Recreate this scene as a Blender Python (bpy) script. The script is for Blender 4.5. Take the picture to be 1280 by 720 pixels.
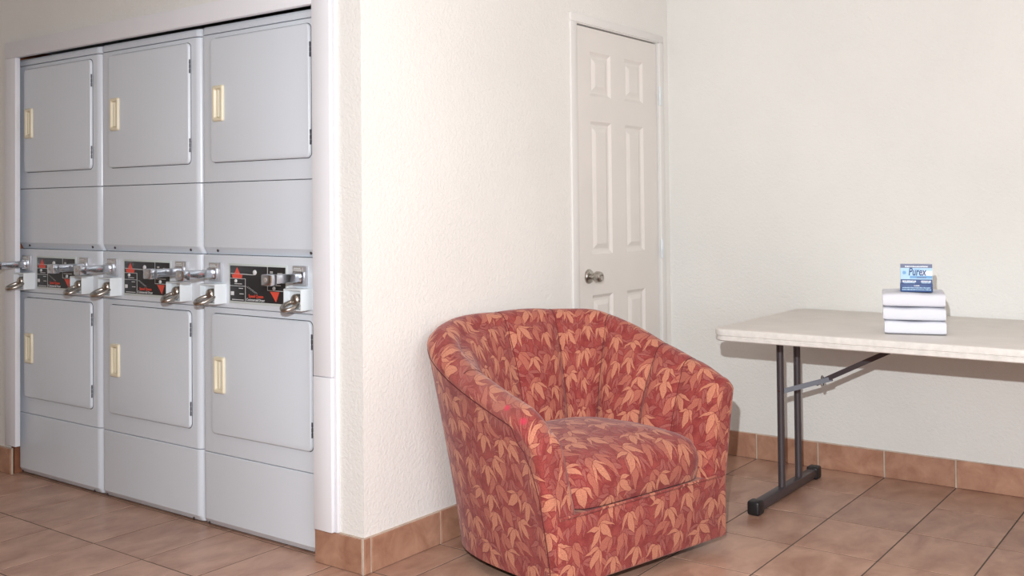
import bpy, bmesh, math, random
from mathutils import Vector, Matrix
R = math.radians
rng = random.Random(4)
for o in list(bpy.data.objects): bpy.data.objects.remove(o)
SC = bpy.context.scene
COL = SC.collection
# ------------------------------------------------------------------ camera
cam = bpy.data.cameras.new('camera')
cam_o = bpy.data.objects.new('camera', cam); COL.objects.link(cam_o)
YAW, PIT, ROL, FPX, CY = 0.635363552, -0.020428904, 0.0101172568, 1281.896, 231.42
fw = Vector((-math.sin(YAW)*math.cos(PIT), math.cos(YAW)*math.cos(PIT), -math.sin(PIT)))
rt0 = Vector((math.cos(YAW), math.sin(YAW), 0)); dn0 = fw.cross(rt0)
rt = rt0*math.cos(ROL)+dn0*math.sin(ROL); dn = -rt0*math.sin(ROL)+dn0*math.cos(ROL)
M = Matrix((rt, -dn, -fw)).transposed().to_4x4(); M.translation = Vector((0, 0, 1.23))
cam_o.matrix_world = M
cam.sensor_fit = 'HORIZONTAL'; cam.sensor_width = 36; cam.lens = FPX/1280*36
cam.shift_y = -(360-CY)/1280; cam.clip_start = .05
SC.camera = cam_o
# ------------------------------------------------------------------ world, lights, exposure
w = bpy.data.worlds.new('world'); SC.world = w; w.use_nodes = True
w.node_tree.nodes['Background'].inputs[0].default_value = (.75, .87, 1, 1)
w.node_tree.nodes['Background'].inputs[1].default_value = 1.0
def light(name, kind, loc, energy, color=(1, 1, 1), rot=(0, 0, 0), **kw):
    l = bpy.data.lights.new(name, kind); l.energy = energy; l.color = color
    for k, v in kw.items(): setattr(l, k, v)
    o = bpy.data.objects.new(name, l); o.location = loc; o.rotation_euler = rot; COL.objects.link(o); return o
fl_dir = Vector((-.75, 4.7, .75))-Vector((-.10, 0, 1.54))
light('camera_flash', 'SPOT', (-.10, 0, 1.54), 480, (.95, .98, 1), fl_dir.to_track_quat('-Z', 'Y').to_euler(), shadow_soft_size=.014, spot_size=R(170), spot_blend=1.0)
light('window_daylight', 'AREA', (2.45, -.4, 1.5), 72, (.82, .92, 1), (0, R(90), 0), shape='RECTANGLE', size=1.5, size_y=2.6)
light('warm_ceiling_fill', 'AREA', (-1.0, 1.2, 2.62), 4, (1, .84, .68), (0, 0, 0), shape='RECTANGLE', size=1.6, size_y=1.2)  # warm overhead fill, no fixture behind it
VS = SC.view_settings
SC.display_settings.display_device = 'sRGB'
VS.view_transform = 'Standard'; VS.look = 'None'; VS.gamma = 1; VS.use_curve_mapping = False; VS.exposure = 0.0

# ------------------------------------------------------------------ materials
def lin(c): return tuple(((v/255)/12.92 if v/255 <= .04045 else ((v/255+.055)/1.055)**2.4) for v in c)+(1,)
def mat(name, rgb, rough=.5, metal=0, spec=.5, noise=None, bump=None, coat=0):
    """rgb sRGB 0-255. noise=(scale, amount): colour variation. bump=(scale, strength, distance)"""
    m = bpy.data.materials.new(name); m.use_nodes = True; nt = m.node_tree; b = nt.nodes['Principled BSDF']
    b.inputs['Base Color'].default_value = lin(rgb); b.inputs['Roughness'].default_value = rough
    b.inputs['Metallic'].default_value = metal; b.inputs['Specular IOR Level'].default_value = spec
    b.inputs['Coat Weight'].default_value = coat
    tc = nt.nodes.new('ShaderNodeTexCoord')
    if noise:
        n = nt.nodes.new('ShaderNodeTexNoise'); n.inputs['Scale'].default_value = noise[0]; n.inputs['Detail'].default_value = 6
        nt.links.new(tc.outputs['Object'], n.inputs['Vector'])
        mr = nt.nodes.new('ShaderNodeMapRange'); mr.inputs[1].default_value = .3; mr.inputs[2].default_value = .7
        mr.inputs[3].default_value = 1-noise[1]; mr.inputs[4].default_value = 1+noise[1]
        nt.links.new(n.outputs['Fac'], mr.inputs[0])
        mx = nt.nodes.new('ShaderNodeVectorMath'); mx.operation = 'SCALE'; mx.inputs[0].default_value = lin(rgb)[:3]
        nt.links.new(mr.outputs[0], mx.inputs['Scale']); nt.links.new(mx.outputs[0], b.inputs['Base Color'])
    if bump:
        n = nt.nodes.new('ShaderNodeTexNoise'); n.inputs['Scale'].default_value = bump[0]; n.inputs['Detail'].default_value = 3
        nt.links.new(tc.outputs['Object'], n.inputs['Vector'])
        bp = nt.nodes.new('ShaderNodeBump'); bp.inputs['Strength'].default_value = bump[1]; bp.inputs['Distance'].default_value = bump[2]
        nt.links.new(n.outputs['Fac'], bp.inputs['Height']); nt.links.new(bp.outputs[0], b.inputs['Normal'])
    return m

def plaster(name, rgb, scuffs=.0):
    m = bpy.data.materials.new(name); m.use_nodes = True; nt = m.node_tree; b = nt.nodes['Principled BSDF']; L = nt.links
    b.inputs['Roughness'].default_value = .75; b.inputs['Specular IOR Level'].default_value = .25
    tc = nt.nodes.new('ShaderNodeTexCoord')
    n1 = nt.nodes.new('ShaderNodeTexNoise'); n1.inputs['Scale'].default_value = 1.3; n1.inputs['Detail'].default_value = 5
    L.new(tc.outputs['Object'], n1.inputs[0])
    r = nt.nodes.new('ShaderNodeValToRGB'); L.new(n1.outputs['Fac'], r.inputs[0])
    r.color_ramp.elements[0].position = .3; r.color_ramp.elements[0].color = lin([v*.97 for v in rgb])
    r.color_ramp.elements[1].position = .65; r.color_ramp.elements[1].color = lin(rgb)
    col = r.outputs[0]
    if scuffs:
        mp = nt.nodes.new('ShaderNodeMapping'); mp.inputs['Scale'].default_value = (2.2, 2.2, 30); L.new(tc.outputs['Object'], mp.inputs[0])
        n2 = nt.nodes.new('ShaderNodeTexNoise'); n2.inputs['Scale'].default_value = 2; n2.inputs['Detail'].default_value = 8; n2.inputs['Roughness'].default_value = .7
        L.new(mp.outputs[0], n2.inputs[0])
        r2 = nt.nodes.new('ShaderNodeMapRange'); r2.inputs[1].default_value = .66; r2.inputs[2].default_value = .76; r2.inputs[4].default_value = scuffs
        L.new(n2.outputs['Fac'], r2.inputs[0])
        # wear only low on the wall, where furniture rubs it
        sx = nt.nodes.new('ShaderNodeSeparateXYZ'); L.new(tc.outputs['Object'], sx.inputs[0])
        r3 = nt.nodes.new('ShaderNodeMapRange'); r3.inputs[1].default_value = .95; r3.inputs[2].default_value = .75; L.new(sx.outputs['Z'], r3.inputs[0])
        mu = nt.nodes.new('ShaderNodeMath'); mu.operation = 'MULTIPLY'; L.new(r2.outputs[0], mu.inputs[0]); L.new(r3.outputs[0], mu.inputs[1])
        mx = nt.nodes.new('ShaderNodeMix'); mx.data_type = 'RGBA'; L.new(mu.outputs[0], mx.inputs[0]); L.new(col, mx.inputs[6])
        mx.inputs[7].default_value = lin((150, 138, 132)); col = mx.outputs[2]
    L.new(col, b.inputs['Base Color'])
    v = nt.nodes.new('ShaderNodeTexNoise'); v.inputs['Scale'].default_value = 80; v.inputs['Detail'].default_value = 2.5; v.inputs['Distortion'].default_value = .6
    L.new(tc.outputs['Object'], v.inputs[0])
    bp = nt.nodes.new('ShaderNodeBump'); bp.inputs['Strength'].default_value = .6; bp.inputs['Distance'].default_value = .004
    L.new(v.outputs['Fac'], bp.inputs['Height']); L.new(bp.outputs[0], b.inputs['Normal'])
    return m

def tilemat(name, c1, c2, rough, sc=(3, 3, 3)):
    m = bpy.data.materials.new(name); m.use_nodes = True; nt = m.node_tree; b = nt.nodes['Principled BSDF']; L = nt.links
    geo = nt.nodes.new('ShaderNodeNewGeometry'); info = nt.nodes.new('ShaderNodeObjectInfo')
    ad = nt.nodes.new('ShaderNodeVectorMath'); ad.operation = 'ADD'; L.new(geo.outputs['Position'], ad.inputs[0])
    sc_ = nt.nodes.new('ShaderNodeMath'); sc_.operation = 'MULTIPLY'; sc_.inputs[1].default_value = 40; L.new(info.outputs['Random'], sc_.inputs[0]); L.new(sc_.outputs[0], ad.inputs[1])
    mp = nt.nodes.new('ShaderNodeMapping'); mp.inputs['Scale'].default_value = sc; L.new(ad.outputs[0], mp.inputs[0])
    n = nt.nodes.new('ShaderNodeTexNoise'); n.inputs['Scale'].default_value = 2.2; n.inputs['Detail'].default_value = 9; n.inputs['Roughness'].default_value = .62; n.inputs['Distortion'].default_value = .5
    L.new(mp.outputs[0], n.inputs[0])
    r = nt.nodes.new('ShaderNodeValToRGB'); L.new(n.outputs['Fac'], r.inputs[0]); e = r.color_ramp.elements
    e[0].position = .32; e[0].color = lin(c1); e[1].position = .68; e[1].color = lin(c2)
    vr = nt.nodes.new('ShaderNodeMapRange'); vr.inputs[3].default_value = .93; vr.inputs[4].default_value = 1.07; L.new(info.outputs['Random'], vr.inputs[0])
    vm = nt.nodes.new('ShaderNodeVectorMath'); vm.operation = 'SCALE'; L.new(r.outputs[0], vm.inputs[0]); L.new(vr.outputs[0], vm.inputs['Scale'])
    L.new(vm.outputs[0], b.inputs['Base Color'])
    rr = nt.nodes.new('ShaderNodeMapRange'); rr.inputs[3].default_value = rough-.08; rr.inputs[4].default_value = rough+.1; L.new(n.outputs['Fac'], rr.inputs[0]); L.new(rr.outputs[0], b.inputs['Roughness'])
    b.inputs['Specular IOR Level'].default_value = .35
    n2 = nt.nodes.new('ShaderNodeTexNoise'); n2.inputs['Scale'].default_value = 60; n2.inputs['Detail'].default_value = 3; L.new(geo.outputs['Position'], n2.inputs[0])
    bp = nt.nodes.new('ShaderNodeBump'); bp.inputs['Strength'].default_value = .25; bp.inputs['Distance'].default_value = .0012
    L.new(n2.outputs['Fac'], bp.inputs['Height']); L.new(bp.outputs[0], b.inputs['Normal'])
    return m

def fabric():
    """woven upholstery with drooping three-lobed leaves, drawn in UV metres (u along the seam, v up)"""
    g = bpy.data.node_groups.new('leaf', 'ShaderNodeTree')
    for nm in ('Vector',): g.interface.new_socket(nm, in_out='INPUT', socket_type='NodeSocketVector')
    for nm in ('Angle', 'Length', 'Width', 'Bend'): g.interface.new_socket(nm, in_out='INPUT', socket_type='NodeSocketFloat')
    g.interface.new_socket('D', in_out='OUTPUT', socket_type='NodeSocketFloat')
    g.interface.new_socket('T', in_out='OUTPUT', socket_type='NodeSocketFloat')
    N, L = g.nodes, g.links
    gi, go = N.new('NodeGroupInput'), N.new('NodeGroupOutput')
    def mth(N, L, op, a, b=None, c=None):
        n = N.new('ShaderNodeMath'); n.operation = op
        for i, x in enumerate((a, b, c)):
            if x is None: continue
            if isinstance(x, (int, float)): n.inputs[i].default_value = x
            else: L.new(x, n.inputs[i])
        return n.outputs[0]
    vr = N.new('ShaderNodeVectorRotate'); vr.rotation_type = 'Z_AXIS'; L.new(gi.outputs[0], vr.inputs['Vector']); L.new(gi.outputs[1], vr.inputs['Angle'])
    s = N.new('ShaderNodeSeparateXYZ'); L.new(vr.outputs[0], s.inputs[0])
    t = mth(N, L, 'DIVIDE', mth(N, L, 'MULTIPLY', s.outputs['Y'], -1), gi.outputs[2])
    bend = mth(N, L, 'MULTIPLY', mth(N, L, 'MULTIPLY', t, t), gi.outputs[4])
    x = mth(N, L, 'ABSOLUTE', mth(N, L, 'SUBTRACT', s.outputs['X'], bend))
    par = mth(N, L, 'MULTIPLY', mth(N, L, 'MULTIPLY', t, mth(N, L, 'SUBTRACT', 1, t)), 4)
    tap = mth(N, L, 'SUBTRACT', 1.35, mth(N, L, 'MULTIPLY', t, .75))
    wd = mth(N, L, 'MULTIPLY', mth(N, L, 'MULTIPLY', par, tap), gi.outputs[3])
    L.new(mth(N, L, 'SUBTRACT', x, wd), go.inputs[0]); L.new(x, go.inputs[1])
    m = bpy.data.materials.new('leaf print upholstery'); m.use_nodes = True; nt = m.node_tree; N, L = nt.nodes, nt.links; b = N['Principled BSDF']
    b.inputs['Roughness'].default_value = .85; b.inputs['Specular IOR Level'].default_value = .25
    b.inputs['Sheen Weight'].default_value = .15; b.inputs['Sheen Roughness'].default_value = .5
    uv = N.new('ShaderNodeUVMap'); uv.uv_map = 'UVMap'
    nz = N.new('ShaderNodeTexNoise'); nz.inputs['Scale'].default_value = 16; nz.inputs['Detail'].default_value = 2; L.new(uv.outputs[0], nz.inputs[0])
    sb = N.new('ShaderNodeVectorMath'); sb.operation = 'SUBTRACT'; L.new(nz.outputs['Color'], sb.inputs[0]); sb.inputs[1].default_value = (.5, .5, .5)
    sc = N.new('ShaderNodeVectorMath'); sc.operation = 'SCALE'; sc.inputs['Scale'].default_value = .034; L.new(sb.outputs[0], sc.inputs[0])
    ad = N.new('ShaderNodeVectorMath'); ad.operation = 'ADD'; L.new(uv.outputs[0], ad.inputs[0]); L.new(sc.outputs[0], ad.inputs[1])
    P = ad.outputs[0]
    # base: mottled red
    n0 = N.new('ShaderNodeTexNoise'); n0.inputs['Scale'].default_value = 22; n0.inputs['Detail'].default_value = 3; L.new(uv.outputs[0], n0.inputs[0])
    r0 = N.new('ShaderNodeValToRGB'); L.new(n0.outputs['Fac'], r0.inputs[0]); e = r0.color_ramp.elements
    e[0].position = .38; e[0].color = lin((132, 52, 50)); e[1].position = .62; e[1].color = lin((154, 70, 65))
    col = r0.outputs[0]
    def mixc(f, a, bb):
        n = N.new('ShaderNodeMix'); n.data_type = 'RGBA'; L.new(f, n.inputs[0]); L.new(a, n.inputs[6])
        if isinstance(bb, tuple): n.inputs[7].default_value = bb
        else: L.new(bb, n.inputs[7])
        return n.outputs[2]
    def layer(col, cell, off, lobes, fill, edge, rot0, rotr, sat=1):
        mp = N.new('ShaderNodeMapping'); mp.inputs['Location'].default_value = (off[0], off[1], 0); L.new(P, mp.inputs[0])
        vo = N.new('ShaderNodeTexVoronoi'); vo.voronoi_dimensions = '2D'; vo.inputs['Scale'].default_value = 1/cell; vo.inputs['Randomness'].default_value = .62
        L.new(mp.outputs[0], vo.inputs['Vector'])
        loc = N.new('ShaderNodeVectorMath'); loc.operation = 'SUBTRACT'; L.new(mp.outputs[0], loc.inputs[0]); L.new(vo.outputs['Position'], loc.inputs[1])
        sx = N.new('ShaderNodeSeparateColor'); L.new(vo.outputs['Color'], sx.inputs[0])
        an = mth(N, L, 'ADD', mth(N, L, 'MULTIPLY', mth(N, L, 'SUBTRACT', sx.outputs[0], .5), rotr), rot0)
        vr = N.new('ShaderNodeVectorRotate'); vr.rotation_type = 'Z_AXIS'; L.new(loc.outputs[0], vr.inputs['Vector']); L.new(an, vr.inputs['Angle'])
        up = N.new('ShaderNodeVectorMath'); up.operation = 'SUBTRACT'; L.new(vr.outputs[0], up.inputs[0]); up.inputs[1].default_value = (0, cell*.33, 0)
        D = None; T = None
        for (a, ln, wdt, bd) in lobes:
            gn = N.new('ShaderNodeGroup'); gn.node_tree = g; L.new(up.outputs[0], gn.inputs[0])
            gn.inputs[1].default_value = R(a); gn.inputs[2].default_value = ln*cell; gn.inputs[3].default_value = wdt*cell; gn.inputs[4].default_value = bd*cell
            d, t = gn.outputs
            if D is None: D, T = d, t
            else: D = mth(N, L, 'MINIMUM', D, d)
            # outline of this lobe
            o = mth(N, L, 'SUBTRACT', 1, mth(N, L, 'MINIMUM', 1, mth(N, L, 'MAXIMUM', 0, mth(N, L, 'DIVIDE', mth(N, L, 'SUBTRACT', d, .0022), .0015))))
            col = mixc(mth(N, L, 'MULTIPLY', o, .7), col, edge)
            f = mth(N, L, 'SUBTRACT', 1, mth(N, L, 'MINIMUM', 1, mth(N, L, 'MAXIMUM', 0, mth(N, L, 'DIVIDE', d, .0010))))
            vv = mth(N, L, 'SUBTRACT', 1, mth(N, L, 'MINIMUM', 1, mth(N, L, 'DIVIDE', t, .0012)))   # vein
            fc = mixc(mth(N, L, 'MULTIPLY', vv, .25), N_rgb(fill), edge)
            col = mixc(f, col, fc)
        return col
    def N_rgb(c):
        n = N.new('ShaderNodeRGB'); n.outputs[0].default_value = c; return n.outputs[0]
    dk = lin((126, 46, 46))
    three = ((70, .56, .070, .28), (-72, .52, .065, -.28), (-5, .72, .135, .05))
    one = ((14, .92, .16, .18), (-44, .62, .075, -.16))
    two = ((32, .78, .085, .22), (-26, .84, .085, -.12))
    col = layer(col, .056, (.013, .021), one, lin((152, 78, 72)), dk, .4, 2.4)
    col = layer(col, .064, (.41, .17), two, lin((160, 90, 82)), dk, -.5, 2.0)
    col = layer(col, .088, (.031, .049), one, lin((172, 100, 84)), dk, .35, 1.7)
    col = layer(col, .098, (.77, .33), three, lin((192, 126, 101)), dk, 0, 1.7)
    # weave
    wv = N.new('ShaderNodeTexNoise'); wv.inputs['Scale'].default_value = 330; wv.inputs['Detail'].default_value = 1; L.new(uv.outputs[0], wv.inputs[0])
    mr = N.new('ShaderNodeMapRange'); mr.inputs[1].default_value = .3; mr.inputs[2].default_value = .7; mr.inputs[3].default_value = .74; mr.inputs[4].default_value = 1.2; L.new(wv.outputs['Fac'], mr.inputs[0])
    vs = N.new('ShaderNodeVectorMath'); vs.operation = 'SCALE'; L.new(col, vs.inputs[0]); L.new(mr.outputs[0], vs.inputs['Scale'])
    # soiling and two small magenta stains on the near arm (object space, they stay with the chair)
    tco = N.new('ShaderNodeTexCoord'); out = vs.outputs[0]
    for pt, r, c, k in (((.02, -.43, .66), .13, (150, 106, 96), .26), ((.17, -.435, .61), .12, (150, 108, 98), .30), ((.205, -.468, .592), .015, (205, 48, 80), .6), ((.275, -.463, .560), .017, (205, 50, 80), .6)):
        ds = N.new('ShaderNodeVectorMath'); ds.operation = 'DISTANCE'; L.new(tco.outputs['Object'], ds.inputs[0]); ds.inputs[1].default_value = pt
        f = N.new('ShaderNodeMapRange'); f.inputs[1].default_value = r; f.inputs[2].default_value = r*.45; f.inputs[4].default_value = k*1.3; L.new(ds.outputs['Value'], f.inputs[0])
        ff = mth(N, L, 'MULTIPLY', f.outputs[0], mth(N, L, 'ADD', n0.outputs['Fac'], .25))
        out = mixc(ff, out, lin(c))
    L.new(out, b.inputs['Base Color'])
    bp = N.new('ShaderNodeBump'); bp.inputs['Strength'].default_value = .35; bp.inputs['Distance'].default_value = .0008
    L.new(wv.outputs['Fac'], bp.inputs['Height']); L.new(bp.outputs[0], b.inputs['Normal'])
    return m

MAT = dict(
    wall=plaster('orange peel plaster', (236, 234, 230)),
    wallb=plaster('scuffed orange peel plaster', (228, 227, 223), .5),
    ceil=mat('ceiling paint', (235, 233, 228), .8),
    trim=mat('white gloss trim paint', (233, 233, 238), .35, noise=(5, .015)),
    doorp=mat('off white door paint', (226, 221, 216), .42, noise=(4, .02)),
    dryer=mat('white appliance enamel', (219, 225, 233), .28, noise=(2, .012)),
    dark=mat('gap shade', (32, 24, 24), .8),  # near black, stands in for shade inside gaps
    cream=mat('cream plastic pull', (232, 222, 196), .4),
    chrome=mat('polished chrome', (205, 208, 214), .16, 1),
    nickel=mat('satin nickel', (184, 179, 172), .28, 1),
    satin=mat('satin chrome plate', (196, 197, 202), .38, .55),
    brass=mat('worn steel plate', (176, 168, 162), .5, .3, noise=(160, .3)),
    black=mat('black printed overlay', (38, 36, 38), .4),
    red=mat('red print', (226, 84, 66), .5),
    white=mat('white print', (222, 224, 226), .5),
    mint=mat('pale mint edging', (206, 214, 212), .4),
    metalw=mat('white powder coat', (226, 232, 236), .4),
    wood=mat('raw brown wood', (138, 88, 62), .7, noise=(30, .2)),
    tile=tilemat('terracotta floor tile', (160, 121, 103), (198, 161, 141), .33, (4.6, 2.4, 3)),
    btile=tilemat('terracotta skirting tile', (154, 110, 88), (186, 144, 120), .5, (5, 5, 5)),
    grout=mat('grey brown grout', (92, 80, 72), .9, noise=(30, .15)),
    bgrout=mat('pale skirting grout', (196, 178, 162), .9, noise=(25, .15)),
    ttop=mat('speckled cream plastic tabletop', (220, 214, 209), .42, noise=(9, .05), bump=(260, .2, .0006)),
    tedge=mat('scuffed white plastic table edge', (216, 213, 208), .45, noise=(38, .09)),
    steel=mat('dark grey painted steel', (82, 75, 78), .38, .35),
    steell=mat('bare grey steel', (88, 88, 95), .5, .4),
    rubber=mat('black plastic', (30, 28, 30), .45),
    towel=mat('white terry cloth', (226, 227, 235), .95, spec=.1, bump=(420, .9, .002)),
    blue=mat('navy carton print', (52, 78, 130), .5), sky=mat('pale blue carton print', (170, 206, 232), .5),
    carton=mat('white carton', (225, 232, 240), .5), midblue=mat('mid blue carton print', (110, 160, 206), .5),
    lightblue=mat('light blue carton print', (150, 175, 215), .5), greyblue=mat('grey blue carton print', (104, 112, 140), .5),
    casing=mat('off white casing paint', (227, 225, 222), .45, noise=(4, .02)),
    tan=plaster('tan bounce plaster', (176, 146, 112)),  # tan chosen to cut and warm the bounce off unseen walls
    shade=mat('dark red seam thread', (92, 34, 34), .9),  # dark lines stand in for shade in the seam grooves
    fabric=fabric(), under=mat('black dust cover', (20, 17, 17), .9),
)

# ------------------------------------------------------------------ helpers
def link(o, parent=None):
    COL.objects.link(o)
    if parent: o.parent = parent
    return o
def empty(name, loc=(0, 0, 0), rz=0, label=None, cat=None, group=None, kind=None, parent=None):
    o = bpy.data.objects.new(name, None); o.location = loc; o.rotation_euler.z = rz; o.empty_display_size = .1; link(o, parent)
    tag(o, label, cat, group, kind); return o
def tag(o, label=None, cat=None, group=None, kind=None):
    for k, v in (('label', label), ('category', cat), ('group', group), ('kind', kind)):
        if v: o[k] = v
    return o
def done(name, bm, m, parent=None, smooth=None, loc=None, rz=0):
    bm.normal_update()
    if smooth:
        for f in bm.faces: f.smooth = True
        for e in bm.edges:
            if len(e.link_faces) == 2 and e.calc_face_angle(0) > R(smooth): e.smooth = False
    me = bpy.data.meshes.new(name); bm.to_mesh(me); bm.free()
    for x in (m if isinstance(m, (list, tuple)) else [m]): me.materials.append(x)
    o = bpy.data.objects.new(name, me)
    if loc: o.location = loc
    o.rotation_euler.z = rz
    return link(o, parent)
def box(bm, x0, x1, y0, y1, z0, z1, bev=0, seg=2, mi=0):
    g = bmesh.ops.create_cube(bm, size=1)
    for v in g['verts']:
        v.co = Vector((x0+(v.co.x+.5)*(x1-x0), y0+(v.co.y+.5)*(y1-y0), z0+(v.co.z+.5)*(z1-z0)))
    fs = set(f for v in g['verts'] for f in v.link_faces)
    for f in fs: f.material_index = mi
    if bev:
        es = list({e for v in g['verts'] for e in v.link_edges})
        r = bmesh.ops.bevel(bm, geom=es, offset=bev, segments=seg, affect='EDGES', profile=.5)
        for f in r['faces']: f.material_index = mi
def B(name, m, dims, bev=0, parent=None, seg=2, smooth=40, loc=None, rz=0):
    bm = bmesh.new(); box(bm, *dims, bev=bev, seg=seg); return done(name, bm, m, parent, smooth if bev else None, loc, rz)
def rings(bm, rs, close=True, cap=True, mi=0, uvs=None):
    """loft a list of rings (each a list of Vectors)"""
    vs = [[bm.verts.new(p) for p in r] for r in rs]; n = len(rs[0]); fs = []
    for a, b in zip(vs, vs[1:]):
        for i in range(n if close else n-1):
            j = (i+1) % n; f = bm.faces.new((a[i], a[j], b[j], b[i])); f.material_index = mi; fs.append(f)
    if cap:
        for r, s in ((vs[0], -1), (vs[-1], 1)):
            f = bm.faces.new(r[::s]); f.material_index = mi
    return vs, fs
def circ(c, ax, r, n=16, r2=None, up=None):
    ax = Vector(ax).normalized(); u = Vector(up) if up else (Vector((0, 0, 1)) if abs(ax.z) < .9 else Vector((1, 0, 0)))
    a = ax.cross(u).normalized(); b = ax.cross(a).normalized()
    return [Vector(c)+a*math.cos(2*math.pi*i/n)*r+b*math.sin(2*math.pi*i/n)*(r2 or r) for i in range(n)]
def lathe(bm, c, ax, prof, n=20, mi=0):
    ax = Vector(ax).normalized(); rings(bm, [circ(Vector(c)+ax*h, ax, max(r, 1e-4), n) for h, r in prof], mi=mi)
def tube(bm, pts, r, n=10, closed=False, mi=0):
    pts = [Vector(p) for p in pts]; rs = []; N = len(pts); up = None
    for i, p in enumerate(pts):
        if closed: t = pts[(i+1) % N]-pts[i-1]
        else: t = pts[min(i+1, N-1)]-pts[max(i-1, 0)]
        t.normalize()
        if up is None: up = Vector((0, 0, 1)) if abs(t.z) < .9 else Vector((1, 0, 0))
        a = t.cross(up).normalized(); up = a.cross(t).normalized()
        rs.append([p+a*math.cos(2*math.pi*k/n)*r+up*math.sin(2*math.pi*k/n)*r for k in range(n)])
    if closed: rs.append(rs[0])
    rings(bm, rs, cap=not closed, mi=mi)
    if closed: bmesh.ops.remove_doubles(bm, verts=bm.verts, dist=1e-6)
def poly(bm, pts, y0, y1, mi=0):
    """extrude an xz polygon between two y values"""
    rings(bm, [[Vector((x, y0, z)) for x, z in pts], [Vector((x, y1, z)) for x, z in pts]], mi=mi)
    bmesh.ops.recalc_face_normals(bm, faces=bm.faces)
def rrect(x0, x1, z0, z1, r, n=5):
    out = []
    for cx, cz, a in ((x1-r, z1-r, 0), (x0+r, z1-r, 90), (x0+r, z0+r, 180), (x1-r, z0+r, 270)):
        for k in range(n+1): out.append((cx+r*math.cos(R(a+90*k/n)), cz+r*math.sin(R(a+90*k/n))))
    return out
def text(name, s, size, m, parent, x, y, z, bold=0, rx=90, shear=0, width=1, align='LEFT', extr=.0003):
    c = bpy.data.curves.new(name, 'FONT'); c.body = s; c.size = size; c.extrude = extr; c.offset = bold; c.shear = shear; c.align_x = align; c.resolution_u = 3
    t = bpy.data.objects.new('t', c); COL.objects.link(t); dg = bpy.context.evaluated_depsgraph_get()
    me = bpy.data.meshes.new_from_object(t.evaluated_get(dg)); bpy.data.objects.remove(t); me.materials.clear(); me.materials.append(m)
    me.transform(Matrix.Translation((x, y, z)) @ Matrix.Rotation(R(rx), 4, 'X') @ Matrix.Diagonal((width, 1, 1, 1)))
    o = bpy.data.objects.new(name, me); return link(o, parent)

# ------------------------------------------------------------------ setting
XL, YB, YA = -2.465, 4.70, 2.487          # door wall, table wall, wall of the dryer alcove
CEIL = 2.64
def wallbox(name, m, boxes):
    bm = bmesh.new()
    for b in boxes: box(bm, *b)
    return tag(done(name, bm, m), kind='structure')
wallbox('wall_back', MAT['wallb'], [(XL, 2.6, YB, YB+.12, 0, CEIL)])
# door opening y 3.83..4.585, z to 2.045
wallbox('wall_left', MAT['wall'], [(XL-.12, XL, YA, 3.828, 0, CEIL), (XL-.12, XL, 4.588, YB, 0, CEIL), (XL-.12, XL, 3.828, 4.588, 2.052, CEIL)])
wallbox('wall_alcove', MAT['wall'], [(-2.64, XL-.12, YA, YA+.10, 0, CEIL)])
wallbox('wall_alcove_left', MAT['wall'], [(-5.6, -4.785, YA, YA+.10, 0, CEIL)])
wallbox('wall_alcove_head', MAT['wall'], [(-4.785, -2.64, YA, YA+.10, 1.975, CEIL)])
wallbox('wall_alcove_side', MAT['wall'], [(-4.92, -4.82, YA+.1, 3.4, 0, CEIL)])
wallbox('wall_alcove_end', MAT['wall'], [(-2.66, -2.60, YA+.1, 3.4, 0, CEIL)])
wallbox('wall_alcove_back', MAT['wall'], [(-4.92, -2.6, 3.4, 3.5, 0, CEIL)])
wallbox('wall_far_left', MAT['wall'], [(-5.72, -5.6, -2.3, YA+.1, 0, CEIL)])
wallbox('wall_rear', MAT['tan'], [(-5.72, 2.6, -2.42, -2.3, 0, CEIL)])
wallbox('wall_right', MAT['tan'], [(2.6, 2.72, -2.42, -1.7, 0, CEIL), (2.6, 2.72, .9, YB+.12, 0, CEIL), (2.6, 2.72, -1.7, .9, 0, .75), (2.6, 2.72, -1.7, .9, 2.25, CEIL)])
tag(B('window_1', MAT['trim'], (2.64, 2.68, -.43, -.37, .75, 2.25), .004), kind='structure')
wallbox('ceiling', MAT['ceil'], [(-5.72, 2.72, -2.42, YB+.12, CEIL, CEIL+.1)])

# floor: grout bed, single tiles, joined tiles past the frame
FT = .0012
fl = tag(B('floor', MAT['grout'], (-5.72, 2.72, -2.42, YB+.12, -.10, -FT)), kind='structure')
ys = [1.07, 1.428, 1.786, 2.146, 2.522, 2.868, 3.226, 3.586, 3.962, 4.345, 4.70]
gx0, gs, g = -1.105, .302, .0028
cache = {}
for j in range(len(ys)-1):
    for k in range(-6, 14):
        x1 = gx0-gs*(k-1); x0 = x1-gs
        if x0 > .75 or x1 < -5.3: continue
        if ys[j] > 2.4 and x1 < -4.95: continue
        if ys[j] > 2.86 and x1 < -2.5: continue
        d = round(ys[j+1]-ys[j], 4); cy = (ys[j]+ys[j+1])/2; cx = (x0+x1)/2
        if d not in cache:
            bm = bmesh.new(); box(bm, -gs/2+g, gs/2-g, -d/2+g, d/2-g, -FT-.001, 0)
            es = [e for e in bm.edges if all(abs(v.co.z) < 1e-6 for v in e.verts)]
            bmesh.ops.bevel(bm, geom=es, offset=.0008, segments=1, affect='EDGES')
            cache[d] = done('floor_tile', bm, MAT['tile'], fl)
            o = cache[d]
        else:
            o = cache[d].copy(); link(o, fl)
        o.location = (cx, cy, rng.uniform(-.0005, .0002))
bm = bmesh.new()
y = ys[0]
while y > -2.3:
    y0 = y-.36
    for k in range(-12, 16):
        x1 = gx0-gs*(k-1); x0 = x1-gs
        if x1 < 2.7 and x0 > -5.7: box(bm, x0+g, x1-g, y0+g, y-g, -.002, 0)
    y = y0
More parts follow.
